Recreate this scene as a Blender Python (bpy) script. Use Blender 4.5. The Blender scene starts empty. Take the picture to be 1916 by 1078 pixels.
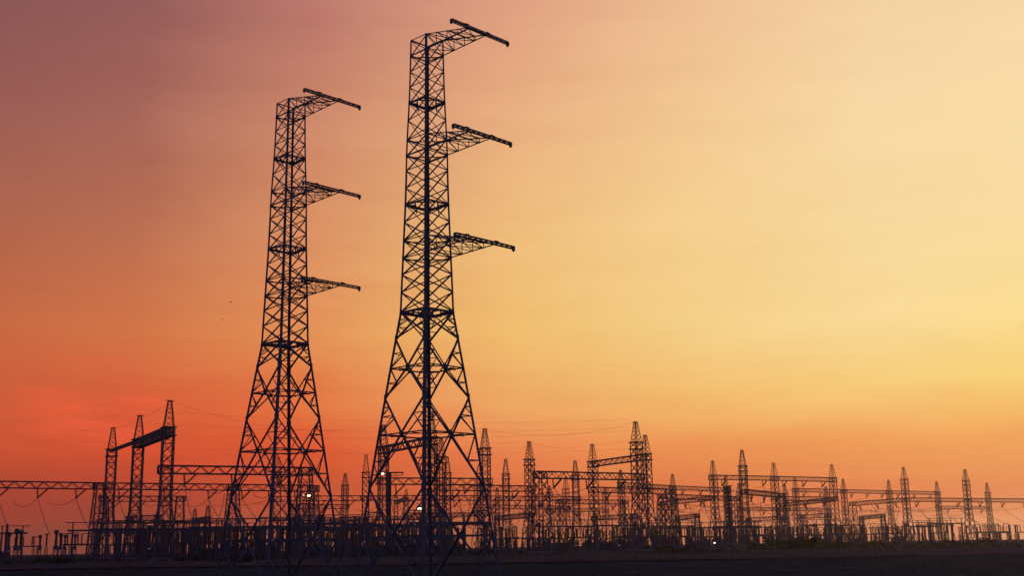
import bpy, math, random
from mathutils import Vector, Matrix
R = math.radians
random.seed(7)

# ------------------------------------------------------------------ camera
scene = bpy.context.scene
C = scene.collection
EYE = 2.0
FPX = 2205.0                      # focal length in pixels of the 1916 px wide photograph
cam_data = bpy.data.cameras.new('camera')
cam = bpy.data.objects.new('camera', cam_data)
C.objects.link(cam)
scene.camera = cam
cam_data.sensor_width = 36.0
cam_data.lens = 36.0 * FPX / 1916.0
cam_data.clip_start = 0.1
cam_data.clip_end = 20000
CM = Matrix.Rotation(R(90 + 12.26), 4, 'X') @ Matrix.Rotation(R(-0.9), 4, 'Z')
cam.matrix_world = Matrix.Translation((0, 0, EYE)) @ CM

def at(px, py, Y):
    """the point seen at pixel (px, py) of the photograph, Y metres out"""
    d = CM.to_3x3() @ Vector(((px - 958) / FPX, -(py - 539) / FPX, -1))
    return Vector((0, 0, EYE)) + d * (Y / d.y)

# ------------------------------------------------------------------ sky, sun, exposure
SUN_EL, SUN_AZ = R(6.0), R(27.0)      # low, just right of the frame
world = bpy.data.worlds.new("World")
scene.world = world
world.use_nodes = True
nt = world.node_tree
N, K = nt.nodes, nt.links
N.clear()

def s2l(c):
    return tuple((v / 12.92 if v <= .04045 else ((v + .055) / 1.055) ** 2.4) for v in [x / 255 for x in c])

def wmath(op, a, b=None, clamp=False):
    n = N.new('ShaderNodeMath'); n.operation = op; n.use_clamp = clamp
    for i, v in enumerate((a, b)):
        if v is None: continue
        if isinstance(v, (int, float)): n.inputs[i].default_value = v
        else: K.new(v, n.inputs[i])
    return n.outputs[0]

def wmix(f, a, b, mode='MIX'):
    n = N.new('ShaderNodeMix'); n.data_type = 'RGBA'; n.blend_type = mode
    if isinstance(f, (int, float)): n.inputs[0].default_value = f
    else: K.new(f, n.inputs[0])
    for i, v in ((6, a), (7, b)):
        if isinstance(v, tuple): n.inputs[i].default_value = (*v[:3], 1)
        else: K.new(v, n.inputs[i])
    return n.outputs[2]

def wrange(v, a, b, smooth=False):
    n = N.new('ShaderNodeMapRange'); n.clamp = True
    n.interpolation_type = 'SMOOTHSTEP' if smooth else 'LINEAR'
    K.new(v, n.inputs[0]); n.inputs[1].default_value = a; n.inputs[2].default_value = b
    return n.outputs[0]

tc = N.new('ShaderNodeTexCoord')
sep = N.new('ShaderNodeSeparateXYZ'); K.new(tc.outputs['Generated'], sep.inputs[0])
# soft cloud distortion of the direction, so the bands of the sunset are uneven
mp = N.new('ShaderNodeMapping'); mp.inputs['Scale'].default_value = (2.2, 2.2, 13.0)
mp.inputs['Rotation'].default_value = (0.0, 0.10, 0.0)
K.new(tc.outputs['Generated'], mp.inputs[0])
nz = N.new('ShaderNodeTexNoise'); nz.inputs['Scale'].default_value = 1.9
nz.inputs['Detail'].default_value = 9; nz.inputs['Roughness'].default_value = .6
K.new(mp.outputs[0], nz.inputs['Vector'])
streak = nz.outputs['Fac']
DEG = 180 / math.pi
el = wmath('MULTIPLY', wmath('ARCSINE', sep.outputs[2]), DEG)
az = wmath('MULTIPLY', wmath('ARCTAN2', sep.outputs[0], sep.outputs[1]), DEG)
wob = wmath('SUBTRACT', streak, .5)
el2 = wmath('ADD', el, wmath('MULTIPLY', wob, 1.6))
az2 = wmath('ADD', az, wmath('MULTIPLY', wob, 5.0))
pos = wmath('DIVIDE', wmath('ADD', el2, 5), 95, clamp=True)

def ramp(stops):
    r = N.new('ShaderNodeValToRGB'); e = r.color_ramp
    e.interpolation = 'LINEAR'
    stops = sorted(stops)
    while len(e.elements) < len(stops): e.elements.new(.5)
    for x, (d, c) in zip(e.elements, stops):
        x.position = (d + 5) / 95
        x.color = (*s2l(c), 1)
    K.new(pos, r.inputs[0])
    return r.outputs[0]

ZEN = [(40, (112, 92, 112)), (55, (72, 74, 116)), (90, (70, 82, 142))]
# evening sky: colour against elevation (degrees) for a row of compass bearings
SKY = [
 (-27, [(-5, (92, 40, 40)), (0, (120, 50, 44)), (2, (160, 62, 46)), (4.5, (194, 82, 50)), (7, (204, 96, 60)), (10, (196, 100, 64)), (15, (170, 98, 76)), (20, (150, 90, 84)), (26, (132, 84, 86))]),
 (-18, [(-5, (120, 58, 46)), (0, (138, 68, 50)), (2, (170, 68, 48)), (4.5, (214, 80, 48)), (7, (218, 96, 58)), (10, (211, 116, 70)), (15, (186, 111, 83)), (20, (164, 100, 88)), (26, (147, 92, 91))]),
 (-10, [(-5, (166, 86, 54)), (0, (172, 88, 54)), (2, (192, 78, 46)), (4.5, (226, 90, 48)), (7, (228, 116, 64)), (10, (229, 143, 84)), (15, (220, 145, 100)), (20, (207, 137, 107)), (26, (186, 118, 108))]),
 (0, [(-5, (184, 96, 58)), (0, (190, 98, 58)), (2, (214, 102, 58)), (4.5, (236, 130, 76)), (7, (240, 172, 102)), (10, (243, 192, 112)), (15, (240, 190, 124)), (20, (234, 176, 128)), (26, (224, 160, 130))]),
 (9, [(-5, (190, 100, 58)), (0, (196, 104, 60)), (2, (220, 110, 62)), (4.5, (240, 148, 82)), (7, (245, 190, 110)), (10, (246, 209, 137)), (15, (246, 208, 144)), (20, (243, 200, 146)), (26, (238, 188, 146))]),
 (18, [(-5, (190, 102, 58)), (0, (198, 106, 60)), (2, (222, 114, 64)), (4.5, (243, 160, 86)), (7, (248, 206, 122)), (10, (249, 218, 151)), (15, (248, 218, 160)), (20, (248, 217, 166)), (26, (246, 210, 164))]),
 (27, [(-5, (170, 92, 54)), (0, (196, 110, 62)), (2, (222, 130, 72)), (4.5, (240, 168, 90)), (7, (249, 212, 118)), (10, (251, 222, 144)), (15, (250, 222, 164)), (20, (250, 220, 168)), (26, (249, 214, 168))]),
]
sky = ramp(SKY[0][1] + ZEN)
for i in range(1, len(SKY)):
    sky = wmix(wrange(az2, SKY[i-1][0], SKY[i][0]), sky, ramp(SKY[i][1] + ZEN))
# the dusk side of the sky, behind the camera: deep blue
dusk = ramp([(-5, (38, 32, 50)), (0, (66, 58, 92)), (8, (78, 74, 120)), (20, (78, 80, 134)), (50, (70, 80, 142)), (90, (70, 82, 142))])
aaz = wmath('ABSOLUTE', az)
sky = wmix(wrange(aaz, 30, 62, True), sky, dusk)
# glowing cloud streaks low on the left
cm = N.new('ShaderNodeMapping'); cm.inputs['Scale'].default_value = (5.0, 5.0, 30.0)
K.new(tc.outputs['Generated'], cm.inputs[0])
cn = N.new('ShaderNodeTexNoise'); cn.inputs['Scale'].default_value = 1.3; cn.inputs['Detail'].default_value = 4
K.new(cm.outputs[0], cn.inputs['Vector'])
cloud = wrange(cn.outputs['Fac'], .50, .68, True)
band = wmath('MULTIPLY', wrange(el, 3.5, 5.5, True), wmath('SUBTRACT', 1.0, wrange(el, 8.0, 9.2, True)))
side = wmath('MULTIPLY', wmath('SUBTRACT', 1.0, wrange(az, -18, -14.5, True)), wrange(az, -25, -19.5, True))
sky = wmix(wmath('MULTIPLY', wmath('MULTIPLY', cloud, band), wmath('MULTIPLY', side, .55)), sky, s2l((248, 98, 62)))
# slight broken brightness of thin high haze
sky = wmix(1.0, sky, wmix(wrange(nz.outputs['Fac'], .3, .7), (.975, .97, .965), (1.02, 1.02, 1.02)), 'MULTIPLY')
bg = N.new('ShaderNodeBackground'); bg.inputs['Strength'].default_value = 1.0
K.new(sky, bg.inputs[0])
out = N.new('ShaderNodeOutputWorld'); K.new(bg.outputs[0], out.inputs[0])

sun_data = bpy.data.lights.new('sun', 'SUN')
sun_data.energy = 0.5
sun_data.angle = R(2.0)
sun_data.color = (1.0, .62, .32)
sun = bpy.data.objects.new('sun', sun_data); C.objects.link(sun)
sd = Vector((math.sin(SUN_AZ) * math.cos(SUN_EL), math.cos(SUN_AZ) * math.cos(SUN_EL), math.sin(SUN_EL)))
sun.rotation_euler = sd.to_track_quat('Z', 'Y').to_euler()

scene.view_settings.view_transform = 'Standard'
scene.view_settings.look = 'None'
scene.view_settings.exposure = 0
scene.view_settings.gamma = 1
scene.render.engine = 'CYCLES'

# ------------------------------------------------------------------ materials
def material(name, c1, c2, scale=3.0, rough=.7, metallic=0.0, bump=0.0, detail=4, spec=.25):
    m = bpy.data.materials.new(name); m.use_nodes = True
    t = m.node_tree; b = t.nodes['Principled BSDF']
    co = t.nodes.new('ShaderNodeTexCoord')
    n = t.nodes.new('ShaderNodeTexNoise'); n.inputs['Scale'].default_value = scale; n.inputs['Detail'].default_value = detail
    t.links.new(co.outputs['Object'], n.inputs['Vector'])
    r = t.nodes.new('ShaderNodeValToRGB')
    r.color_ramp.elements[0].position = .35; r.color_ramp.elements[0].color = (*c1, 1)
    r.color_ramp.elements[1].position = .65; r.color_ramp.elements[1].color = (*c2, 1)
    t.links.new(n.outputs['Fac'], r.inputs[0]); t.links.new(r.outputs[0], b.inputs['Base Color'])
    b.inputs['Roughness'].default_value = rough; b.inputs['Metallic'].default_value = metallic
    b.inputs['Specular IOR Level'].default_value = spec
    if bump:
        bp = t.nodes.new('ShaderNodeBump'); bp.inputs['Strength'].default_value = bump
        t.links.new(n.outputs['Fac'], bp.inputs['Height']); t.links.new(bp.outputs[0], b.inputs['Normal'])
    return m

STEEL = material('weathered_galvanised_steel', (.09, .09, .09), (.15, .145, .14), 1.2, .65)
DARKSTEEL = material('dark_gantry_steel', (.08, .08, .078), (.13, .125, .12), .8, .7)
CONCRETE = material('concrete', (.20, .19, .175), (.28, .26, .24), 4, .9, bump=.2)
PORCELAIN = material('brown_porcelain', (.08, .045, .03), (.14, .08, .05), 5, .3)
CABLE = material('aluminium_cable', (.12, .12, .12), (.2, .2, .2), 5, .6)
PAINT = material('grey_paint', (.09, .095, .095), (.15, .155, .155), 2, .6)
LEAF = material('dusty_green_leaves', (.025, .035, .014), (.06, .075, .03), 3, .8, spec=0.0)
TWIG = material('brown_twigs', (.06, .045, .03), (.10, .08, .05), 5, .9)
FEATHER = material('dark_feathers', (.02, .02, .02), (.05, .045, .04), 8, .8)
GRASS_M = material('dry_grass', (.04, .045, .032), (.08, .078, .055), 1.5, .9, spec=0.0)
GROUND = material('dark_grassy_soil', (.032, .036, .034), (.058, .058, .05), .35, .95, bump=.4, detail=8, spec=0.0)
GRAVEL = material('reddish_gravel', (.065, .05, .044), (.10, .07, .058), .15, .95, bump=.3, detail=8, spec=0.0)

def emitter(name, col, s):
    m = bpy.data.materials.new(name); m.use_nodes = True
    b = m.node_tree.nodes['Principled BSDF']
    b.inputs['Base Color'].default_value = (.8, .8, .75, 1)
    b.inputs['Emission Color'].default_value = (*col, 1)
    b.inputs['Emission Strength'].default_value = s
    return m
LAMP = emitter('lit_lamp_glass', (1.0, .80, .48), 3.0)

# ------------------------------------------------------------------ mesh helpers
class MB:
    def __init__(s): s.v = []; s.f = []; s.k = 0
    def _add(s, vs, fs):
        o = len(s.v); s.v += [tuple(x) for x in vs]; s.f += [tuple(i + o for i in q) for q in fs]
    def bar(s, p, q, w, h=None, up=None):
        p, q = Vector(p), Vector(q); d = (q - p)
        if d.length < 1e-6: return
        d.normalize(); h = h or w
        up = Vector(up) if up is not None else (Vector((0, 0, 1)) if abs(d.z) < .9 else Vector((1, 0, 0)))
        a = d.cross(up)
        if a.length < 1e-5: a = d.cross(Vector((.3, 1, .2)))
        a.normalize(); b = d.cross(a).normalized()
        a = a * w / 2; b = b * h / 2
        vs = [p - a - b, p + a - b, p + a + b, p - a + b, q - a - b, q + a - b, q + a + b, q - a + b]
        s._add(vs, [(3, 2, 1, 0), (4, 5, 6, 7), (0, 1, 5, 4), (1, 2, 6, 5), (2, 3, 7, 6), (3, 0, 4, 7)])
    def angle(s, p, q, a, b, w, t=None):
        """an L section: flanges of width w along a and b from the line p-q"""
        p, q = Vector(p), Vector(q); d = (q - p).normalized()
        a = Vector(a); a = (a - d * a.dot(d)).normalized()
        b = Vector(b); b = (b - d * b.dot(d)); b = (b - a * b.dot(a)).normalized()
        t = t or w * .13
        prof = [Vector((0, 0)), Vector((w, 0)), Vector((w, t)), Vector((t, t)), Vector((t, w)), Vector((0, w))]
        vs = [p + a * x + b * y for x, y in prof] + [q + a * x + b * y for x, y in prof]
        fs = [(i, (i + 1) % 6, 6 + (i + 1) % 6, 6 + i) for i in range(6)] + [(5, 4, 3, 0), (3, 2, 1, 0), (6, 9, 10, 11), (6, 7, 8, 9)]
        s._add(vs, fs)
    def flat(s, p, q, n, w, off=0.0):
        """an angle lying on the plane with normal n (pointing out); centred on p-q, set in by off"""
        n = Vector(n).normalized(); d = (Vector(q) - Vector(p)).normalized()
        a = d.cross(n)
        s.k += 1
        o = -n * (off + .002 * (s.k % 5))
        s.angle(Vector(p) + o - a * w / 2, Vector(q) + o - a * w / 2, a, -n, w)
    def box(s, c, sz, rot=0.0):
        c = Vector(c); x, y, z = sz[0] / 2, sz[1] / 2, sz[2] / 2
        m = Matrix.Rotation(rot, 3, 'Z')
        vs = [c + m @ Vector((i * x, j * y, k * z)) for k in (-1, 1) for i, j in ((-1, -1), (1, -1), (1, 1), (-1, 1))]
        s._add(vs, [(3, 2, 1, 0), (4, 5, 6, 7), (0, 1, 5, 4), (1, 2, 6, 5), (2, 3, 7, 6), (3, 0, 4, 7)])
    def lathe(s, p, q, prof, n=8):
        """turned shape along p-q; prof = [(fraction, radius), ...]"""
        p, q = Vector(p), Vector(q); d = (q - p); L = d.length; d.normalize()
        u = d.cross(Vector((0, 0, 1)) if abs(d.z) < .9 else Vector((1, 0, 0))).normalized(); w = d.cross(u)
        vs = []
        for t, r in prof:
            for i in range(n):
                an = 2 * math.pi * i / n
                vs.append(p + d * (L * t) + (u * math.cos(an) + w * math.sin(an)) * max(r, 1e-4))
        m = len(prof)
        fs = [(j * n + i, j * n + (i + 1) % n, (j + 1) * n + (i + 1) % n, (j + 1) * n + i) for j in range(m - 1) for i in range(n)]
        fs += [tuple(range(n - 1, -1, -1)), tuple(range((m - 1) * n, m * n))]
        s._add(vs, fs)
    def plate(s, pts, n, t):
        n = Vector(n).normalized() * t / 2; k = len(pts)
        vs = [Vector(p) - n for p in pts] + [Vector(p) + n for p in pts]
        s._add(vs, [tuple(range(k - 1, -1, -1)), tuple(range(k, 2 * k))] + [(i, (i + 1) % k, k + (i + 1) % k, k + i) for i in range(k)])
    def cable(s, p, q, sag, r, n=14):
        p, q = Vector(p), Vector(q); pts = []
        for i in range(n + 1):
            t = i / n; x = p.lerp(q, t); x.z -= sag * 4 * t * (1 - t); pts.append(x)
        for a, b in zip(pts, pts[1:]): s.bar(a, b, r * 2)
    def mesh(s, name):
        m = bpy.data.meshes.new(name); m.from_pydata(s.v, [], s.f); m.update(); return m
    def build(s, name, mat, parent=None, loc=None):
        m = s.mesh(name); m.materials.append(mat)
        o = bpy.data.objects.new(name, m); C.objects.link(o)
        if parent: o.parent = parent
        if loc is not None: o.location = loc
        return o

def tag(o, label=None, cat=None, group=None, kind=None):
    if label: o['label'] = label
    if cat: o['category'] = cat
    if group: o['group'] = group
    if kind: o['kind'] = kind
    return o

def thing(name, loc, label, cat, rz=0.0, group=None):
    o = bpy.data.objects.new(name, None); C.objects.link(o)
    o.location = loc; o.rotation_euler = (0, 0, rz); o.empty_display_size = .5
    return tag(o, label, cat, group)

def copy_tree(o, parent=None):
    c = o.copy(); C.objects.link(c); c.parent = parent
    for ch in list(o.children): copy_tree(ch, c)
    return c

# ------------------------------------------------------------------ terrain
def ground_z(x, y):
    z = -.7
    if y > 95: z = -.7 + .7 * min(1, (y - 95) / 25)
    if 112 < y < 620: z += .12 * (math.sin(x * .13 + y * .05) + math.sin(x * .047 - y * .021 + 1)) * min(1, (y - 112) / 40) - .1
    if y > 640: z = -12 * min(1, (y - 640) / 900) ** 1.0
    return z

def sheet(name, xs, ys, zf, mat, bumpy=0.0, kind='structure'):
    v, f = [], []
    rnd = random.Random(3)
    for y in ys:
        for x in xs: v.append((x, y, zf(x, y) + (rnd.uniform(-bumpy, bumpy) if bumpy else 0)))
    n = len(xs)
    for j in range(len(ys) - 1):
        for i in range(n - 1): f.append((j * n + i, j * n + i + 1, (j + 1) * n + i + 1, (j + 1) * n + i))
    m = bpy.data.meshes.new(name); m.from_pydata(v, [], f); m.update(); m.materials.append(mat)
    o = bpy.data.objects.new(name, m); C.objects.link(o); o['kind'] = kind
    return o

XS = [-5000, -2500, -1200, -700] + [x for x in range(-480, 481, 12)] + [700, 1200, 2500, 5000]
YS = [-800, -300, -100, -40, 0, 20, 40, 60, 70, 80, 90, 95, 100, 105, 110, 115, 120, 130, 140, 150, 170, 190, 210, 240, 270, 300, 350, 400, 450, 500, 560, 640, 800, 1100, 1540, 2500, 4200]
sheet('ground', XS, YS, ground_z, GROUND)
sheet('gravel_yard', [x for x in range(-330, 331, 15)], [132, 150, 170, 200, 240, 280, 330, 380, 440, 500, 560, 630], lambda x, y: ground_z(x, y) + .14, GRAVEL)

# ------------------------------------------------------------------ the two big transmission towers
Z0 = -.7
LV = [(35.71, .800), (34.58, .817), (33.42, .835), (32.30, .855), (31.19, .880), (29.93, .925), (28.55, .970), (27.45, .995),
      (26.40, 1.01), (25.18, 1.03), (24.05, 1.05), (22.84, 1.085), (21.59, 1.12), (20.39, 1.15), (19.28, 1.185), (18.10, 1.215), (16.79, 1.245)]
LO = [(16.79, 1.245), (15.03, 1.464), (13.11, 1.702), (11.19, 1.931), (8.85, 2.211), (5.53, 2.594), (2.55, 2.94), (-.7, 3.32)]
LV = [(z - Z0, a) for z, a in LV]; LO = [(z - Z0, a) for z, a in LO]
CN = [(1, -1), (1, 1), (-1, 1), (-1, -1)]          # corners, going round
def cor(i, z, a): return Vector((CN[i % 4][0] * a, CN[i % 4][1] * a, z))

def make_tower(name, label):
    root = thing(name, (0, 0, 0), label, 'transmission tower', group='big lattice pylons with three crossarms')
    fn = [(Vector(cor(i, 0, 1)) + Vector(cor(i + 1, 0, 1))).normalized() for i in range(4)]     # face normals
    # legs, one mesh each
    for i in range(4):
        g = MB(); cx, cy = CN[i]
        pts = [(z, a) for z, a in LV] + LO[1:]
        for k, ((z1, a1), (z2, a2)) in enumerate(zip(pts, pts[1:])):
            w = .125 if z1 > 28 else .15 if z1 > 17.6 else .175
            g.angle(cor(i, z1, a1), cor(i, z2, a2), (-cx, 0, 0), (0, -cy, 0), w, w * .16)
        leg = g.build('leg', STEEL, root)
        # splice and gusset plates at the main joints
        for z, a in (LO[0], LO[1], LO[3], LO[5], LV[1], LV[4], LV[7], LV[13]):
            p = MB(); s = .34 if z < 18 else .22
            big = .22 if z < 18 else .15
            for ax in ((-cx, 0), (0, -cy)):
                d = Vector((ax[0], ax[1], 0)); c0 = cor(i, z, a) - Vector((cx, cy, 0)) * .0
                nrm = Vector((0, cy, 0)) if ax[0] else Vector((cx, 0, 0))
                c1 = c0 + nrm * .006
                p.plate([c1 + Vector((0, 0, s * .7)), c1 + d * big + Vector((0, 0, .12)), c1 + d * big - Vector((0, 0, .16)), c1 - Vector((0, 0, s * .7))], nrm, .012)
            p.build('gusset_plate', STEEL, leg)
        ft = MB(); x, y, z = cor(i, LO[-1][0], LO[-1][1] + .02)
        ft.lathe((x, y, -1.2), (x, y, .12), [(0, .55), (.6, .55), (.75, .42), (1, .40)], 10)
        ft.build('footing', CONCRETE, root)
    # bracing, one mesh for each face
    for i in range(4):
        g = MB(); n = fn[i]
        for k in range(1, len(LV) - 1):
            (z1, a1), (z2, a2) = LV[k], LV[k + 1]
            w = .062 if k < 6 else .07 if k < 11 else .08
            g.flat(cor(i, z1, a1), cor(i + 1, z2, a2), n, w, .02)
            g.flat(cor(i + 1, z1, a1), cor(i, z2, a2), n, w, .05)
        # cap panel under the tip of the tower
        (z1, a1), (z2, a2) = LV[0], LV[1]
        g.flat(cor(i, z1, a1), cor(i + 1, z2, a2), n, .055, .02); g.flat(cor(i + 1, z1, a1), cor(i, z2, a2), n, .055, .05)
        for k in (0, 1, 4, 6, 7, 10, 12, 13, 16):
            z, a = LV[k]; w = .09 if k in (4, 10, 16) else .07
            g.flat(cor(i, z, a), cor(i + 1, z, a), n, w, .03)
        # spread lower body
        A0, A1, A2, A3, A4, A5, A6, A7 = LO
        def P(l): return cor(i, *l)
        def Q(l): return cor(i + 1, *l)
        def mid(l): return (P(l) + Q(l)) / 2
        W, w2 = .098, .058
        g.flat(P(A0), Q(A1), n, W, .02); g.flat(Q(A0), P(A1), n, W, .05)
        # secondary members of the waist panel
        for S, T in ((P, Q), (Q, P)):
            dA = S(A0).lerp(T(A1), .38); dB = T(A0).lerp(S(A1), .64)
            lm = S(A0).lerp(S(A1), .55); lt = S(A0).lerp(S(A1), .3)
            g.flat(lm, dB, n, w2, .03); g.flat(lt, S(A0).lerp(T(A1), .24), n, w2 * .8, .03)
            g.flat(lm, S(A0).lerp(T(A1), .24), n, w2, .03); g.flat(lm, T(A0).lerp(S(A1), .84), n, w2 * .8, .03)
            g.flat(S(A0).lerp(T(A0), .3), S(A0).lerp(T(A1), .24), n, w2 * .8, .03)
        for (u, m_, d) in ((A1, A2, A3), (A3, A4, A5), (A5, A6, A7)):
            c = mid(m_)
            for S in (P, Q):
                g.flat(S(u), c, n, W, .02); g.flat(c, S(d), n, W, .05)
                for top, leg0 in ((S(u), S(m_)), (S(d), S(m_))):
                    M1 = top.lerp(c, .5); L1 = top.lerp(leg0, .5)
                    g.flat(L1, M1, n, w2, .03); g.flat(leg0, M1, n, w2 * 1.15, .06)
                    if u is A3:
                        M2 = top.lerp(c, .25); g.flat(top.lerp(leg0, .25), M2, n, w2 * .8, .03); g.flat(L1, M2, n, w2 * .8, .03)
            g.flat(P(m_), Q(m_), n, .08, .04)
            # plate in the crossing
            e = (Q(m_) - P(m_)).normalized()
            g.plate([c + n * .004 + e * .17, c + n * .004 + Vector((0, 0, .2)), c + n * .004 - e * .17, c + n * .004 - Vector((0, 0, .2))], n, .014)
        g.build('face_bracing', STEEL, root)
    # level frames inside the body
    for z, a, kind in [(LV[4][0], LV[4][1], 1), (LV[10][0], LV[10][1], 1), (LV[16][0], LV[16][1], 2), (LO[2][0], LO[2][1], 3), (LO[4][0], LO[4][1], 3), (LO[6][0], LO[6][1], 3),
                       (LV[1][0], LV[1][1], 0), (LV[6][0], LV[6][1], 0), (LV[7][0], LV[7][1], 0), (LV[12][0], LV[12][1], 0), (LV[13][0], LV[13][1], 0)]:
        g = MB(); zz = z - .05
        mids = [(cor(i, zz, a) + cor(i + 1, zz, a)) / 2 for i in range(4)]
        if kind == 0:
            g.bar(cor(0, zz, a), cor(2, zz, a), .06); g.bar(cor(1, zz - .07, a), cor(3, zz - .07, a), .06)
        else:
            for i in range(4):
                g.bar(mids[i], mids[(i + 1) % 4], .062)
                g.bar(cor(i + 1, zz, a), mids[i].lerp(mids[(i + 1) % 4], .5), .06)
                if kind == 3:
                    for t in (.3, .7): g.bar(cor(i, zz, a).lerp(cor(i + 1, zz, a), .25 if t < .5 else .75), mids[i].lerp(mids[(i + (1 if t > .5 else 3)) % 4], .45), .045)
            if kind == 2:
                for i in range(4):      # stiff gussets in the waist ring
                    g.box(cor(i, zz, a - .16), (.26, .26, .05), R(45))
                    g.bar(cor(i, zz - .02, a), cor(i + 1, zz - .02, a), .08, .11)
                g.bar(mids[0], mids[2], .09); g.bar(mids[1] - Vector((0, 0, .1)), mids[3] - Vector((0, 0, .1)), .09)
            if kind == 1:
                for i in range(4): g.bar(cor(i, zz - .02, a), cor(i + 1, zz - .02, a), .06, .06)
                for i in range(4): g.bar(mids[i], mids[i] + Vector((0, 0, -.35)), .06)
        g.build('level_frame', STEEL, root)
    # three crossarms, all on the same face
    for (kb, kt, reach) in ((1, 0, 4.1), (7, 6, 4.05), (13, 12, 4.0)):
        (zt, at_), (zb, ab) = LV[kt], LV[kb]
        xt = ab + reach
        g = MB(); n = 4 if kb > 1 else 4
        def low(s, t): return Vector((ab, s * ab, zb)).lerp(Vector((xt, s * ab * .98, zb + .12)), t)
        def upp(s, t): return Vector((at_, s * at_, zt)).lerp(Vector((xt, s * ab * .98, zb + .22)), t)
        for s in (-1, 1):
            g.angle(low(s, 0), low(s, 1), (0, -s, 0), (0, 0, 1), .08); g.angle(upp(s, 0), upp(s, 1), (0, -s, 0), (0, 0, -1), .07)
            for j in range(n):
                t1, t2 = j / n, (j + 1) / n
                if j: g.bar(low(s, t1), upp(s, t1), .042)
                if j < n - 1: g.bar(upp(s, t1), low(s, t2), .05)
        for j in range(n):
            t1, t2 = j / n, (j + 1) / n
            s = 1 if j % 2 else -1
            g.bar(low(s, t1), low(-s, t2), .042)
            g.bar(low(-1, t2), low(1, t2), .042)
            if j < n - 1: g.bar(upp(s, t1), upp(-s, t2), .042); g.bar(upp(-1, t2), upp(1, t2), .042)
        arm = g.build('crossarm', STEEL, root)
        b = MB(); hl = 2.55; yo = .25; d, wd = .165, .15; zc = zb + .22
        for sx in (-1, 1):
            for sz in (-1, 1):
                b.bar((xt + sx * wd / 2, yo - hl, zc + sz * d / 2), (xt + sx * wd / 2, yo + hl, zc + sz * d / 2), .045)
        m = 22
        for j in range(m):
            y1, y2 = yo - hl + 2 * hl * j / m, yo - hl + 2 * hl * (j + 1) / m
            k = 1 if j % 2 else -1
            for sx in (-1, 1): b.bar((xt + sx * wd / 2, y1, zc - k * d / 2), (xt + sx * wd / 2, y2, zc + k * d / 2), .035)
            for sz in (-1, 1): b.bar((xt - k * wd / 2, y1, zc + sz * d / 2), (xt + k * wd / 2, y2, zc + sz * d / 2), .028)
        for s in (-1, 1): b.bar((xt, s * ab, zc + .17), (xt, s * (ab + .35), zc + .13), .13, .05)
        b.build('tip_beam', STEEL, arm)
        for s in (-1, 1):
            e = MB(); e.box((xt, yo + s * (hl + .03), zc - .05), (.22, .08, .27)); e.box((xt, yo + s * (hl + .03), zc - .22), (.12, .06, .08))
            e.build('end_plate', STEEL, arm)
    return root

big = make_tower('transmission_tower', 'taller nearer steel lattice pylon with three bare crossarms pointing right')
big.location = (-5.54, 75, Z0); big.rotation_euler.z = R(-45 + 1.2)
big2 = copy_tree(big)
big2['label'] = 'shorter farther steel lattice pylon standing left of the taller pylon'
big2.location = (-16.92, 86.3, Z0); big2.rotation_euler.z = R(-45 + 1.2)

# ------------------------------------------------------------------ substation gantries
HI, LOW, TOP = 23.6, 16.7, 29.0
COLS = {}
def lattice_column(b, hb, wt, wb, flare, yaw, detail=1.0, leg=.21, br=.115, taper_all=False):
    """square lattice shaft from the ground to hb: straight above the flare height, spread below it"""
    def half(z):
        if taper_all: return (wb + (wt - wb) * z / hb) / 2
        return wt / 2 if z >= flare else (wb + (wt - wb) * (z / flare)) / 2
    m = Matrix.Rotation(yaw, 3, 'Z')
    def c(i, z):
        a = half(z); return m @ Vector((CN[i % 4][0] * a, CN[i % 4][1] * a, z))
    zs = [0.0]; z = 0.0
    while z < hb - .6:
        z += max(1.3, 2 * half(z) * (.95 if z >= flare else 1.0)) * detail
        zs.append(min(z, hb))
    if zs[-1] < hb: zs[-1] = hb
    for i in range(4):
        for z1, z2 in zip(zs, zs[1:]):
            b.bar(c(i, z1), c(i, z2), leg)
            b.bar(c(i, z1), c(i + 1, z2), br); b.bar(c(i + 1, z1), c(i, z2), br * .95)
        for k, z in enumerate(zs):
            if k % 3 == 0: b.bar(c(i, z), c(i + 1, z), br)

def spire_mesh(b, z0, z1, w0, w1, yaw, br=.09):
    m = Matrix.Rotation(yaw, 3, 'Z')
    def c(i, t):
        a = (w0 + (w1 - w0) * t) / 2; return m @ Vector((CN[i % 4][0] * a, CN[i % 4][1] * a, z0 + (z1 - z0) * t))
    ts = [0, .24, .45, .63, .78, .9, 1]
    for i in range(4):
        for a, d in zip(ts, ts[1:]):
            b.bar(c(i, a), c(i, d), br * 1.25); b.bar(c(i, a), c(i + 1, d), br * .8); b.bar(c(i + 1, a), c(i, d), br * .75)
        b.bar(c(i, 1), c(i + 1, 1), br)
    top = Vector((0, 0, z1))
    d = m @ Vector((1, 0, 0))
    b.bar(top - d * .8, top + d * .8, .16, .10); b.bar(top, top + Vector((0, 0, .5)), .05)

def collar(b, z, w, yaw):
    m = Matrix.Rotation(yaw, 3, 'Z')
    a = w / 2 + .12
    P = [m @ Vector((x * a, y * a, z)) for x, y in CN]
    e = [m @ Vector((x, y, 0)) for x, y in ((0, 1), (-1, 0), (0, -1), (1, 0))]
    for i in range(4): b.bar(P[i] - e[i] * .25, P[(i + 1) % 4] + e[i] * .25, .17, .2)

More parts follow.
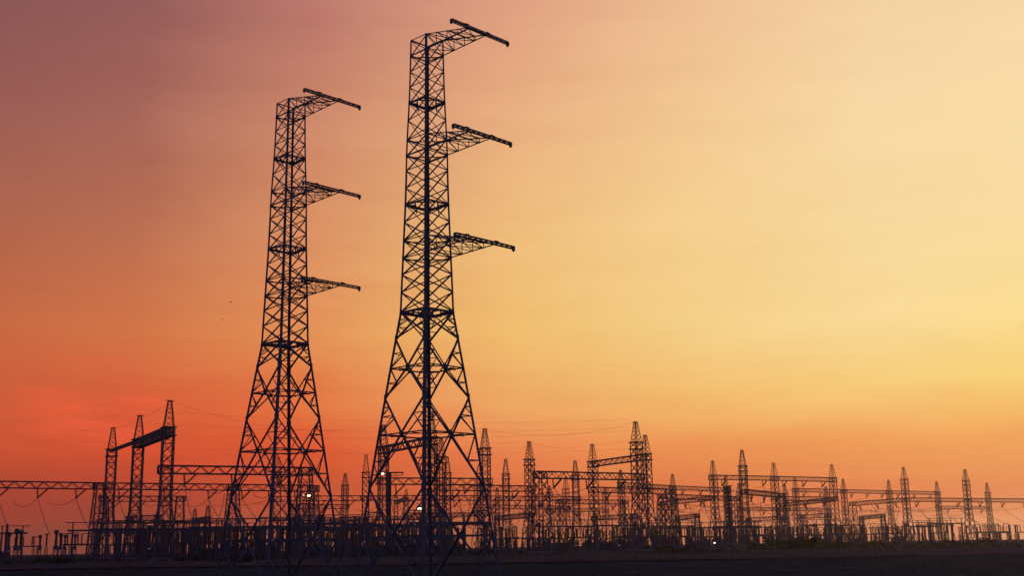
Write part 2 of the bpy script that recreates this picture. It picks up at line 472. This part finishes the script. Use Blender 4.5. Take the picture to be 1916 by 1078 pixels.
def box_beam(b, p, q, depth=1.4, width=1.25, chord=.23, web=.12, pitch=1.5):
    """truss beam from p to q given along the middle of its top face"""
    p, q = Vector(p), Vector(q); d = (q - p); L = d.length; d.normalize()
    s = Vector((-d.y, d.x, 0)).normalized() * width / 2; u = Vector((0, 0, -depth))
    n = max(3, int(round(L / pitch)))
    for a in (s, -s):
        b.bar(p + a, q + a, chord); b.bar(p + a + u, q + a + u, chord)
        for j in range(n):
            x1, x2 = p.lerp(q, j / n), p.lerp(q, (j + 1) / n)
            if j % 2: b.bar(x1 + a, x2 + a + u, web)
            else: b.bar(x1 + a + u, x2 + a, web)
    for j in range(n):
        x1, x2 = p.lerp(q, j / n), p.lerp(q, (j + 1) / n)
        k = 1 if j % 2 else -1
        for o in (Vector((0, 0, 0)), u): b.bar(x1 + s * k + o, x2 - s * k + o, web * .9)
    for e in (p, q):
        b.bar(e + s, e + s + u, chord * .8); b.bar(e - s, e - s + u, chord * .8)

def gxy(px, Y, py=1010):
    g = at(px, py, Y); return Vector((g.x, g.y, 0))

ANCH = []      # (gantry, beam start, beam end, level) for strings and conductors
TOPS = {}
def gantry(label, cols, beams, name='gantry', yaw=None, wt=1.9, wb=3.9, flare=10.5):
    """cols: {key: (px at the top, py of the top, Y, has spire, shaft height)}, beams: [(key, key, level)]"""
    keys = list(cols)
    base = {}
    for k, (px, py, Y, sp, hb) in cols.items():
        g = at(px, py, Y); base[k] = (Vector((g.x, Y, 0)), g.z)
    o = base[keys[0]][0].copy()
    root = thing(name, o, label, 'substation gantry')
    if yaw is None:
        a, b = base[beams[0][0]][0], base[beams[0][1]][0]; d = b - a; yaw = math.atan2(d.y, d.x)
    for k, (px, py, Y, sp, hb) in cols.items():
        p, ztop = base[k]
        m = MB()
        if sp: lattice_column(m, hb, wt, wb, flare, yaw)
        else: lattice_column(m, hb, wt, wb * .95, flare, yaw, taper_all=True)
        col = m.build('column', DARKSTEEL, root, p - o)
        if sp:
            s = MB(); spire_mesh(s, hb, ztop, wt * .93, .62, yaw)
            s.build('spire', DARKSTEEL, col)
            r = MB(); collar(r, hb, wt, yaw); r.build('collar', DARKSTEEL, col)
            r = MB(); collar(r, hb - 1.5, wt, yaw); r.build('collar', DARKSTEEL, col)
            TOPS[(label, k)] = Vector((p.x, p.y, ztop))
        ft = MB()
        mm = Matrix.Rotation(yaw, 3, 'Z')
        ft.box((0, 0, .1), (wb + .8, wb + .8, .4), yaw); ft.box((0, 0, .33), (wb + .5, wb + .5, .12), yaw)
        ft.build('plinth', CONCRETE, col)
    for (k1, k2, lev) in beams:
        a, b = base[k1][0], base[k2][0]; d = (b - a).normalized()
        m = MB(); p = Vector((a.x, a.y, lev)) - d * 1.5; q = Vector((b.x, b.y, lev)) + d * 1.5
        box_beam(m, p - o, q - o, **(dict(pitch=.75, web=.16, chord=.26, depth=1.6) if (lev > 20 and a.y < 236) else dict(depth=.45, width=.5, chord=.16) if (lev > 20 and a.y < 238) else {}))
        m.build('beam', DARKSTEEL, root)
        ANCH.append((label, a + Vector((0, 0, lev)), b + Vector((0, 0, lev)), lev))
    return root

S, P_ = True, False
G = gantry
gA = G('dark corner gantry at far left with two tall spired columns and solid beam', {
   'a': (318, 750, 214, S, HI), 'b': (262, 778, 237, S, HI), 'c': (212, 801, 260, S, HI), 'd': (572, 880, 225, P_, LOW)},
   [('a', 'd', LOW), ('a', 'b', HI), ('b', 'c', HI)])
gB = G('long low gantry beam crossing behind the leftmost spired columns', {
   'z': (-30, 902, 252, P_, LOW), 'a': (188, 906, 266, P_, LOW), 'b': (437, 911, 281, P_, LOW), 'c': (585, 916, 293, P_, LOW)}, [('z', 'a', LOW), ('a', 'b', LOW), ('b', 'c', LOW)])
gC = G('short gantry ending just right of the leftmost spired columns, lower beam', {
   'a': (196, 930, 333, P_, LOW), 'b': (337, 933, 341, P_, LOW)}, [('a', 'b', LOW)])
gD = G('three column corner gantry seen through the legs of the taller pylon', {
   'a': (718, 796, 264, S, HI), 'b': (807, 774, 242, S, HI), 'c': (907, 803, 273, S, HI)}, [('a', 'c', LOW), ('a', 'b', HI)])
gE = G('five spired gantry row far behind both pylons with one long low beam', {
   'a': (521, 857, 352, S, HI), 'b': (685, 852, 357, S, HI), 'c': (837, 856, 366, S, HI), 'd': (946, 860, 377, S, HI), 'e': (1076, 863, 389, S, HI)},
   [('a', 'b', LOW), ('b', 'c', LOW), ('c', 'd', LOW), ('d', 'e', LOW)])
gF = G('gantry with two spired columns right of the taller pylon, near one at middle', {
   'a': (825, 820, 298, S, HI), 'b': (990, 827, 312, S, HI)}, [('a', 'b', LOW)])
gG = G('gantry carrying the tallest spire near the centre with a flat ended beam', {
   'a': (1011, 888, 249, P_, LOW), 'b': (1189, 790, 263, S, HI)}, [('a', 'b', LOW)])
gH = G('gantry with a high slanting beam and a spire beside the tallest central spire', {
   'a': (1207, 815, 299, S, HI), 'b': (1108, 832, 324, S, HI), 'c': (1256, 920, 347, P_, LOW)}, [('b', 'c', LOW), ('a', 'b', HI)])
gI = G('hazy far gantry row of thin spires between the central and right gantries', {
   'a': (1161, 880, 442, S, HI), 'b': (1258, 888, 476, S, HI), 'c': (1357, 890, 505, S, HI)}, [('a', 'b', HI), ('b', 'c', HI)])
gJ = G('small low portal behind the tallest central spire, flat beam to its left', {
   'a': (1047, 938, 412, P_, LOW), 'b': (1168, 940, 430, P_, LOW)}, [('a', 'b', LOW)])
gK = G('right hand gantry row with a long high beam over three spired columns', {
   'a': (1333, 863, 402, S, HI), 'b': (1447, 867, 416, S, HI), 'c': (1556, 870, 432, S, HI), 'd': (1236, 942, 453, P_, LOW), 'e': (1465, 945, 499, P_, LOW)},
   [('a', 'b', HI), ('b', 'c', HI), ('b', 'c', LOW), ('a', 'd', LOW), ('c', 'e', LOW)])
gL = G('single tall spired gantry column in front of the right hand gantry row', {
   'a': (1388, 843, 354, S, HI), 'b': (1462, 931, 390, P_, LOW)}, [('a', 'b', LOW)])
gM = G('farthest right gantry row with faint reddish spires', {
   'a': (1487, 895, 519, S, HI), 'b': (1577, 897, 540, S, HI), 'c': (1662, 899, 560, S, HI), 'd': (1752, 902, 582, S, HI), 'e': (1846, 904, 604, S, HI)}, [('a', 'b', HI), ('b', 'c', HI), ('c', 'd', HI), ('d', 'e', LOW)])
gN = G('rightmost gantry with a spire at the edge and a beam slanting left', {
   'a': (1690, 875, 452, S, HI), 'b': (1595, 947, 500, P_, LOW), 'c': (1805, 879, 470, S, HI), 'd': (1930, 883, 492, S, HI)}, [('a', 'c', LOW), ('a', 'b', LOW), ('c', 'd', LOW)])
gO = G('pale distant gantry with two spires straight right of the taller pylon', {
   'a': (893, 890, 455, S, HI), 'b': (1058, 893, 489, S, HI)}, [('a', 'b', LOW)])
gP = G('very distant thin gantry row showing through the right hand gantries', {
   'a': (1382, 905, 545, S, HI), 'b': (1468, 908, 570, S, HI), 'c': (1545, 911, 590, S, HI)}, [('a', 'b', LOW), ('b', 'c', LOW)])
gQ = G('very distant gantry with short spires inside the legs of the taller pylon', {
   'a': (741, 922, 590, S, HI), 'b': (760, 916, 555, S, HI), 'c': (930, 913, 575, S, HI)}, [('a', 'b', HI), ('b', 'c', LOW)])
gR = G('distant gantry with two spires in the gap between the pylons', {
   'a': (646, 887, 430, S, HI), 'b': (553, 905, 420, P_, LOW)}, [('a', 'b', LOW)])
gS = G('distant low gantry seen between the tallest central spire and dark mast', {
   'a': (1240, 935, 380, P_, LOW), 'b': (1376, 932, 412, P_, LOW)}, [('a', 'b', LOW)])
gT = G('distant low gantry between the middle spire and the tallest central spire', {
   'a': (1028, 910, 520, S, HI), 'b': (1132, 912, 540, S, HI)}, [('a', 'b', LOW)])
for lab, c in (
  ('small low portal with a slanting beam left of the tallest central spire', {'a': (1185, 964, 397, P_, 11.0), 'b': (1113, 968, 422, P_, 11.0)}),
  ('small low portal between the central gantry and the right hand row', {'a': (1304, 964, 409, P_, 11.0), 'b': (1268, 968, 441, P_, 11.0)}),
  ('small low portal with a slanting beam just right of the taller pylon', {'a': (993, 962, 360, P_, 11.0), 'b': (930, 968, 397, P_, 11.0)}),
  ('small low portal with two short spires right of the leftmost gantry', {'a': (389, 948, 348, S, 11.0), 'b': (365, 953, 370, S, 11.0)}),
  ('low portal with flat beam in the right hand yard, left of the farthest row', {'a': (1548, 967, 440, P_, 11.0), 'b': (1502, 970, 452, P_, 11.0)}),
  ('low portal with slanting beam at the far right of the yard', {'a': (1652, 968, 462, P_, 11.0), 'b': (1612, 972, 498, P_, 11.0)}),
  ('low dark portal between the two leftmost tall columns', {'a': (296, 967, 322, P_, 11.0), 'b': (244, 969, 330, P_, 11.0)}),
  ('low portal behind the lower legs of the shorter pylon', {'a': (600, 968, 350, P_, 11.0), 'b': (548, 972, 366, P_, 11.0)}),
  ('low portal in the gap between the two pylons', {'a': (668, 970, 372, P_, 11.0), 'b': (622, 975, 398, P_, 11.0)}),
  ('small low portal with a slanting beam right of the thick dark lattice mast', {'a': (1465, 966, 472, P_, 11.0), 'b': (1400, 970, 505, P_, 11.0)})):
    gantry(lab, c, [('a', 'b', 11.0)], wt=1.3, wb=2.4, flare=5)

# ------------------------------------------------------------------ insulator strings, conductors, ground wires
def string_mesh(p, q):
    b = MB(); n = 11; prof = [(0, .05)]
    for j in range(n):
        t = .06 + .88 * j / n
        prof += [(t, .07), (t + .02, .24), (t + .05, .21), (t + .06, .07)]
    prof.append((1, .05)); b.lathe(p, q, prof, 6); return b

rs = random.Random(11)
wire_by = {}
hang = []
for (lab, a, b, lev) in ANCH:
    if lev < 12: continue
    d = (b - a); L = d.length; d.normalize(); s = Vector((-d.y, d.x, 0))
    short = 'high beam' if lev > 20 else 'low beam'
    if lev > 20 and not lab.startswith(('right hand', 'farthest', 'hazy')): continue
    n = 3
    for j in range(n):
        t = (j + .62) / n
        p = a.lerp(b, t); p.z = lev - 1.45
        q = p - d * 2.0 + Vector((0, 0, -1.9)); p1 = p - d * 2.2
        root = thing('insulator_string', p, 'V shaped insulator string hung from the beam of: ' + lab, 'insulator', group='insulators under ' + lab)
        root['label'] = 'insulator hung under: ' + ' '.join(lab.split()[:12])
        o1 = string_mesh(Vector((0, 0, 0)), q - p).build('insulator_disc_chain', PORCELAIN, root)
        string_mesh(p1 - p, q - p).build('insulator_disc_chain', PORCELAIN, root)
        k = MB(); k.box(q - p, (.35, .35, .3)); k.build('clamp', STEEL, root)
        hang.append((lab, q, s, lev))

def conductor(label, p, q, sag, r, grp, n=14, name='conductor_wire'):
    b = MB(); o = Vector(p); b.cable(Vector((0, 0, 0)), Vector(q) - o, sag, r, n)
    w = b.build(name, CABLE, None, o); tag(w, label, 'wire', grp); return w

for i, (lab, q, s, lev) in enumerate(hang):
    sd_ = s if s.y < 0 else -s
    e = q + s * (-1 if s.y > 0 else 1) * rs.uniform(11, 15); e.z = rs.uniform(5.2, 6.4)
    w = 'slack conductor drooping from the insulators of: ' + ' '.join(lab.split()[:9])
    conductor(w, q, e, rs.uniform(.4, 1.4), .045, 'drooping wires of ' + lab, 10)
    far = q - sd_ * rs.uniform(20, 26); far.z = q.z - rs.uniform(-.3, .6)
    conductor('span wire running back from: ' + ' '.join(lab.split()[:11]), q, far, rs.uniform(.8, 1.6), .04, 'span wires of ' + lab, 10)

# U shaped jumper loops under some beams
for (px, py, Y, wd, dp) in ((878, 925, 303, 5.5, 8.5), (870, 925, 304, 3.0, 7.0), (950, 943, 375, 4.5, 7.0), (963, 943, 377, 4.0, 7.5), (1135, 950, 420, 4.0, 5.0), (1168, 975, 397, 3.0, 6.0),
                            (1515, 953, 455, 4.0, 6.0), (1540, 951, 450, 4.0, 6.0), (1620, 953, 488, 4.5, 6.0), (1648, 950, 480, 4.5, 6.0), (1672, 948, 472, 4.0, 6.0), (1590, 948, 440, 5, 7), (1490, 960, 470, 4, 6), (1465, 940, 410, 5, 6), (1352, 940, 430, 4, 7), (1300, 940, 440, 5, 6), (1330, 950, 420, 4, 5), (1075, 955, 420, 5, 6), (1100, 952, 400, 4, 6), (745, 925, 290, 4, 6), (405, 925, 290, 4, 7), (1415, 940, 392, 3.0, 8.0)):
    p = at(px, py, Y)
    conductor('U shaped jumper loop drooping below a gantry beam', p - Vector((wd / 2, 0, 0)), p + Vector((wd / 2, 0, 0)), dp, .06, 'jumper loops below beams', 12, 'jumper_loop')

# lightning wires between the spire tops
T = TOPS
def tk(s, k):
    for (l, kk), v in T.items():
        if l.startswith(s) and kk == k: return v
wires = [
 ('thin earth wire from the leftmost tall spire to the spire behind the taller pylon', tk('dark corner', 'a'), tk('three column', 'a'), 3.0),
 ('thin earth wire between the two spires left of the shorter pylon', tk('dark corner', 'a'), tk('dark corner', 'b'), .8),
 ('thin earth wire leaving the left edge at the second leftmost spire', tk('dark corner', 'b'), tk('dark corner', 'c'), .8),
 ('thin earth wire from the second leftmost spire toward the far row', tk('dark corner', 'b'), tk('five spired', 'a'), 3.0),
 ('thin earth wire joining the spires inside the legs of the taller pylon', tk('three column', 'a'), tk('three column', 'c'), .7),
 ('thin earth wire from right of the taller pylon to the tallest central spire', tk('three column', 'c'), tk('gantry carrying', 'b'), 2.2),
 ('thin earth wire between the spire right of centre pylon and its partner', tk('gantry with two', 'a'), tk('gantry with two', 'b'), .7),
 ('thin earth wire from the middle spire to the central slanting gantry', tk('gantry with two', 'b'), tk('gantry with a high', 'b'), 1.4),
 ('thin earth wire over the high slanting central beam', tk('gantry with a high', 'a'), tk('gantry with a high', 'b'), .7),
 ('thin earth wire along the long right hand gantry row', tk('right hand', 'a'), tk('right hand', 'b'), .5),
 ('thin earth wire to the last spire of the right hand row', tk('right hand', 'b'), tk('right hand', 'c'), .5),
 ('thin earth wire to the spire at the right edge', tk('right hand', 'c'), tk('rightmost', 'a'), 1.0),
]
for l, p, q, sg in wires: conductor(l, p, q, sg, .013, 'thin earth wires between spires', 24, 'earth_wire')
# high line conductors seen faintly behind the pylons
for k, (y0, y1) in enumerate(((758, 786), (783, 800), (806, 806), (826, 840))):
    conductor(['highest faint line crossing the red sky at left', 'second faint line crossing the sky at left', 'third faint line behind the pylon legs', 'lowest faint line just over the gantry beams'][k],
              at(150, y0, 330), at(1180, y1, 350), 2.5, .014, 'faint overhead lines', 40, 'overhead_line')

# ------------------------------------------------------------------ low equipment of the yard
def insulator_post(b, x, y, z0, h, r):
    prof = [(0, r * .8)]; n = max(4, int(h / .22))
    for j in range(n):
        t = (j + .2) / n; prof += [(t, r * .6), (t + .25 / n, r), (t + .5 / n, r * .6)]
    prof.append((1, r * .6)); b.lathe((x, y, z0), (x, y, z0 + h), prof, 7)

EQ = {}
def make_support():
    root = thing('post_insulator', (0, 0, -50), '', 'insulator')
    b = MB(); lattice_column(b, 2.6, .5, .6, 1, 0, .5, .1, .06); b.build('stand', DARKSTEEL, root)
    c = MB(); insulator_post(c, 0, 0, 2.6, 2.6, .24); c.build('insulator_stack', PORCELAIN, root)
    d = MB(); d.lathe((-.5, 0, 5.25), (.5, 0, 5.25), [(0, .1), (1, .1)], 6); d.build('clamp', STEEL, root)
    return root
def make_table():
    root = thing('disconnector_switch', (0, 0, -50), '', 'switchgear')
    b = MB(); b.box((0, 0, 3.2), (7.0, .5, .32)); b.build('platform', DARKSTEEL, root)
    for x in (-2.4, 2.4):
        p = MB(); lattice_column(p, 3.0, .45, .55, 1, 0, .5, .12, .06)
        p.v = [(vx + x, vy, vz) for vx, vy, vz in p.v]; p.build('leg', DARKSTEEL, root)
    for x in (-3, -1, 1, 3):
        p = MB(); insulator_post(p, x, 0, 3.36, 2.1, .2); p.build('insulator_stack', PORCELAIN, root)
    for x in (-2, 2):
        p = MB(); p.bar((x - 1, 0, 5.5), (x + 1, 0, 5.62), .14); p.build('switch_blade', STEEL, root)
    return root
def make_transformer():
    root = thing('current_transformer', (0, 0, -50), '', 'transformer')
    b = MB(); lattice_column(b, 2.2, .8, .9, 1, 0, .5, .13, .07); b.build('stand', DARKSTEEL, root)
    c = MB(); c.lathe((0, 0, 2.2), (0, 0, 3.1), [(0, .45), (.1, .5), (.9, .5), (1, .4)], 10); c.build('tank', PAINT, root)
    d = MB(); insulator_post(d, 0, 0, 3.1, 2.2, .36); d.build('insulator_stack', PORCELAIN, root)
    e = MB(); e.lathe((0, 0, 5.3), (0, 0, 6.2), [(0, .3), (.2, .5), (.8, .5), (1, .25)], 10); e.build('head', PAINT, root)
    return root
def make_breaker():
    root = thing('circuit_breaker', (0, 0, -50), '', 'switchgear')
    b = MB(); b.box((0, 0, 1.1), (4.6, 1.3, 1.7)); b.box((0, 0, .2), (4.9, 1.5, .3)); b.box((0, 0, 2.0), (4.7, 1.4, .14)); b.build('tank', PAINT, root)
    for x in (-1.5, 0, 1.5):
        p = MB(); insulator_post(p, x, 0, 2.05, 2.4, .3); p.bar((x, 0, 4.4), (x + .4, 0, 5.0), .12); p.build('bushing', PORCELAIN, root)
    r = MB()
    for j in range(9): r.box((-1.9 + j * .47, -.95, 1.1), (.1, .5, 1.2))
    r.build('radiator', PAINT, root)
    return root
def make_bus():
    root = thing('busbar_portal', (0, 0, -50), '', 'busbar')
    for x in (-6, -2, 2, 6):
        p = MB(); p.bar((x, 0, 0), (x, 0, 5.6), .34); p.box((x, 0, .15), (.8, .8, .4)); p.build('post', DARKSTEEL, root)
        q = MB(); insulator_post(q, x, 0, 5.95, 1.3, .18); q.build('insulator_stack', PORCELAIN, root)
    b = MB(); b.box((0, 0, 5.78), (14, .4, .34)); b.build('crossbeam', DARKSTEEL, root)
    t = MB(); t.lathe((-7.4, 0, 7.3), (7.4, 0, 7.3), [(0, .09), (1, .09)], 6); t.build('busbar_tube', STEEL, root)
    return root
PROTO = {'s': make_support(), 't': make_table(), 'c': make_transformer(), 'b': make_breaker(), 'p': make_bus()}
used = set()
def put(kind, px, Y, label, group, yaw=0.0):
    o = PROTO[kind]
    if kind in used: o = copy_tree(o)
    used.add(kind)
    g = gxy(px, Y); o.location = (g.x, Y, 0); o.rotation_euler.z = yaw
    tag(o, label, None, group)
    return o
YW = R(24)
re_ = random.Random(5)
ZONES = [
 (-20, 235, 215, 320, 'at the dark far left below the gantry beams', 22),
 (235, 440, 205, 300, 'between the leftmost gantry columns and shorter pylon', 44),
 (430, 650, 200, 300, 'seen between the legs of the shorter pylon', 46),
 (640, 860, 205, 310, 'seen through the legs of the taller pylon', 46),
 (900, 1100, 250, 380, 'below the gantries right of the taller pylon', 26),
 (1100, 1310, 260, 390, 'below the tallest central spire', 40),
 (1310, 1470, 300, 420, 'near the dark lattice mast on the right', 38),
 (1470, 1700, 330, 460, 'below the right hand gantry row', 56),
 (1700, 1930, 340, 460, 'at the far right edge of the yard', 26),
]
NOUN = {'s': 'thin ribbed post insulator', 't': 'flat topped disconnector switch on lattice legs', 'c': 'upright current transformer with a round head', 'b': 'bulky circuit breaker with three bushings', 'p': 'busbar portal on square posts'}
for (x0, x1, y0, y1, where, n) in ZONES:
    for k in range(n):
        kind = re_.choice('sssssttttpcb' if x0 > 800 else 'sscctttpppbb')
        px = x0 + (x1 - x0) * (k + re_.uniform(.1, .9)) / n
        lab = NOUN[kind] + ' ' + where
        put(kind, px, re_.uniform(y0, y1), lab, NOUN[kind] + 's ' + where, YW + (R(90) if kind in 'tp' and re_.random() < .2 else 0))

# ------------------------------------------------------------------ masts and lamps
def solid_mast(px, py, Y, w, label):
    g = at(px, py, Y); root = thing('floodlight_mast', (g.x, Y, 0), label, 'mast')
    b = MB(); lattice_column(b, g.z, w, w * 1.5, g.z * .35, R(24), .75, .2, .14); b.build('shaft', DARKSTEEL, root)
    l = MB()
    for s in (-1, 1): l.bar((s * .25, -w * .5, 0), (s * .25, -w * .5, g.z), .12)
    for j in range(int(g.z / .5)): l.bar((-.25, -w * .5, j * .5), (.25, -w * .5, j * .5), .08)
    l.bar((0, 0, 0), (0, 0, g.z), w * .32)
    l.build('ladder_shaft', DARKSTEEL, root)
    return root, g
m1, g1 = solid_mast(728, 886, 245, .6, 'slim dark mast with a flat platform behind the taller pylon left leg')
p = MB(); p.box((.9, 0, g1.z + .1), (4.2, 1.2, .22)); p.box((.9, 0, g1.z - .5), (3.6, .2, .12))
for x in (-1, .2, 1.4, 2.8): p.bar((x, 0, g1.z - .5), (x, 0, g1.z + .9 * 0 + .1), .12)
p.build('platform', DARKSTEEL, m1)
m2, g2 = solid_mast(1361, 910, 300, 1.1, 'thick dark lattice mast standing among the right hand gantries')
for dz in (0, 1.2):
    p = MB(); p.box((0, 0, g2.z - dz), (2.2 + dz * .6, 1.6, .16), R(24)); p.build('platform', DARKSTEEL, m2)

def lamp_post(px, py, Y, rad, label, dome=False):
    g = at(px, py, Y); root = thing('lamp_post', (g.x, Y, 0), label, 'lamp')
    b = MB(); b.lathe((0, .25, 0), (0, .25, g.z + rad * .6), [(0, .14), (1, .07)], 8); b.build('pole', DARKSTEEL, root)
    h = MB(); h.lathe((0, 0, g.z + rad * .1), (0, 0, g.z + rad * 1.15), [(0, rad * 1.15), (.4, rad * .9), (1, rad * .2)], 12); h.build('lamp_head', PAINT, root)
    e = MB()
    if dome: e.lathe((0, 0, g.z - rad * .55), (0, 0, g.z + rad * .1), [(0, rad * 1.05), (.35, rad * 1.1), (.8, rad * .75), (1, rad * .3)], 14)
    else: e.lathe((0, 0, g.z - rad * .9), (0, 0, g.z + rad * .1), [(0, rad * .25), (.3, rad * .8), (.7, rad), (1, rad * .8)], 12)
    e.build('lens', LAMP, root)
    return root
lamp_post(716, 886, 228, .31, 'glowing lamp high beside the left leg of the taller pylon')
lamp_post(784, 951, 215, .48, 'wide glowing dome lamp low inside the taller pylon', True)
lamp_post(578, 927, 221, .34, 'bright round lamp right of the shorter pylon centre')
lamp_post(568, 927, 222, .10, 'tiny dim lamp just left of the bright round lamp')
lamp_post(1337, 1016, 330, .30, 'small white lamp low near the thick dark lattice mast')
lamp_post(1359, 1020, 330, .17, 'tiny white lamp at the foot of the thick dark mast')
lamp_post(1158, 1021, 330, .17, 'tiny white lamp low left of the tallest central spire')
lamp_post(1064, 1021, 330, .15, 'tiny white lamp low right of the taller pylon')
lamp_post(475, 1029, 240, .11, 'tiny dim lamp low inside the legs of the shorter pylon')

# ------------------------------------------------------------------ scrub and grass
def bush(px, Y, w, h, label, seed, zb=0.0):
    g = gxy(px, Y); r = random.Random(seed)
    root = thing('bush', (g.x, Y, zb), label, 'bush', group='low bushes at the yard edge')
    st = MB(); lf = MB()
    for k in range(9):
        a = r.uniform(0, 6.28); q = Vector((math.cos(a) * w * .4 * r.random(), math.sin(a) * w * .2, h * r.uniform(.4, .85)))
        st.bar((q.x * .3, q.y * .3, -.1), q, .05)
    n = int(160 + w * h * 26)
    lobes = [(Vector((r.uniform(-.45, .45) * w, r.uniform(-.25, .25) * w, h * r.uniform(.1, .6))), r.uniform(.2, .42)) for _ in range(9)]
    for k in range(n):
        c, s = r.choice(lobes)
        d = Vector((r.gauss(0, 1), r.gauss(0, 1), r.gauss(0, .8))).normalized() * (r.random() ** .45)
        q = c + Vector((d.x * w * s * .6, d.y * w * s * .6, d.z * h * s))
        if q.z < 0: q.z = -q.z * .4
        u = Vector((r.gauss(0, 1), r.gauss(0, 1), r.gauss(0, 1))).normalized(); v = u.cross(Vector((r.gauss(0, 1), .3, r.gauss(0, 1)))).normalized()
        z = r.uniform(.12, .3)
        lf._add([q - u * z, q + v * z * .5, q + u * z, q - v * z * .5], [(0, 1, 2, 3)])
    st.build('stem', TWIG, root); lf.build('foliage', LEAF, root)
    return root
BUSH = [(1450, 262, 9, 2.0), (1478, 255, 11, 2.9), (1508, 258, 12, 3.0), (1540, 262, 9, 2.2), (1420, 270, 7, 1.6), (1575, 280, 7, 1.5), (1612, 270, 8, 1.4), (1655, 275, 9, 1.6),
        (1295, 270, 6, 1.3), (1230, 265, 7, 1.4), (1745, 260, 9, 1.9), (1820, 255, 10, 2.1), (455, 165, 6, 1.4), (425, 172, 5, 1.1), (340, 190, 6, 1.2), (900, 240, 7, 1.1), (120, 190, 8, 1.5)]
names = ['low dark bush left end of the big right hand hump', 'tall bush left of the middle of the right hand hump', 'tallest bush at the middle of the right hand hump', 'rounded bush at the right end of the hump',
  'small bush below the thick dark lattice mast', 'small bush right of the bushy hump', 'low bush below the right hand gantry row', 'low bush near the right edge of the yard', 'low bush below the gap between the central and right gantries',
  'low bush right of the tallest central spire', 'bush in the dark beyond the right edge', 'wider bush in the far right corner', 'dark bush by the left leg of the shorter pylon', 'smaller bush left of the shorter pylon leg',
  'low bush below the leftmost gantry column', 'low bush right of the foot of the taller pylon', 'low bush in the far left corner']
for i, ((px, Y, w, h), nm) in enumerate(zip(BUSH, names)): bush(px, Y, w, h, nm, 40 + i)

def strip(name, n, xr, yr, hmax, seed, mat, lean=.4):
    r = random.Random(seed); b = MB()
    for k in range(n):
        y = r.uniform(*yr); x = r.uniform(-1, 1) * xr * y; z = ground_z(x, y)
        h = hmax * r.uniform(.35, 1) * (.6 + .4 * math.sin(x * .21 + 1.3) * math.sin(x * .05))
        a = r.uniform(0, 6.28); w = h * r.uniform(.08, .16); dx, dy = math.cos(a) * w, math.sin(a) * w
        l = Vector((r.gauss(0, lean), r.gauss(0, lean), 1)).normalized() * abs(h)
        b._add([(x - dx, y - dy, z - .03), (x + dx, y + dy, z - .03), (x + l.x, y + l.y, z + l.z)], [(0, 1, 2)])
    o = b.build(name, mat); o['kind'] = 'stuff'; o['label'] = 'dark dry grass over the foreground' if 'grass' in name else 'low scrub along the edge of the yard'; o['category'] = 'grass' if 'grass' in name else 'scrub'
    return o
strip('grass', 16000, .5, (84, 150), .42, 21, GRASS_M)
strip('scrub', 14000, .52, (190, 300), 1.35, 22, LEAF, .6)

# ------------------------------------------------------------------ two birds
def bird(px, py, Y, label, tilt):
    p = at(px, py, Y); root = thing('bird', p, label, 'bird', R(tilt))
    b = MB(); b.lathe((-.22, 0, 0), (.26, 0, .02), [(0, .01), (.2, .05), (.55, .075), (.8, .055), (.9, .05), (1, .012)], 8)
    b.plate([(-.2, -.02, 0), (-.36, -.07, 0), (-.36, .07, 0), (-.2, .02, 0)], (0, 0, 1), .012)
    b.build('body', FEATHER, root)
    for s in (-1, 1):
        w = MB(); w.plate([(.12, s * .04, .03), (.10, s * .30, .16), (-.04, s * .62, .10), (-.10, s * .34, .12), (-.08, s * .04, .03)], (0, -s * .3, 1), .014)
        w.build('wing', FEATHER, root)
    return root
bird(431.5, 566, 230, 'small dark bird in flight left of the shorter pylon, upper of two', 55)
bird(415.5, 598, 290, 'fainter bird in flight left of the shorter pylon, lower of two', 30)

# ------------------------------------------------------------------ evening haze over the yard
hz = MB(); hz.box((0, 1710, 24), (10100, 5060, 76))
hm = bpy.data.materials.new('evening_haze'); hm.use_nodes = True
ht = hm.node_tree; ht.nodes.clear()
ho = ht.nodes.new('ShaderNodeOutputMaterial'); hv = ht.nodes.new('ShaderNodeVolumePrincipled')
hv.inputs['Color'].default_value = (.9, .85, .85, 1)
hv.inputs['Density'].default_value = .0001
hv.inputs['Anisotropy'].default_value = .75
ht.links.new(hv.outputs[0], ho.inputs['Volume'])
haze = hz.build('haze', hm); haze['kind'] = 'stuff'; haze['label'] = 'thin evening haze lying over the whole yard'; haze['category'] = 'haze'
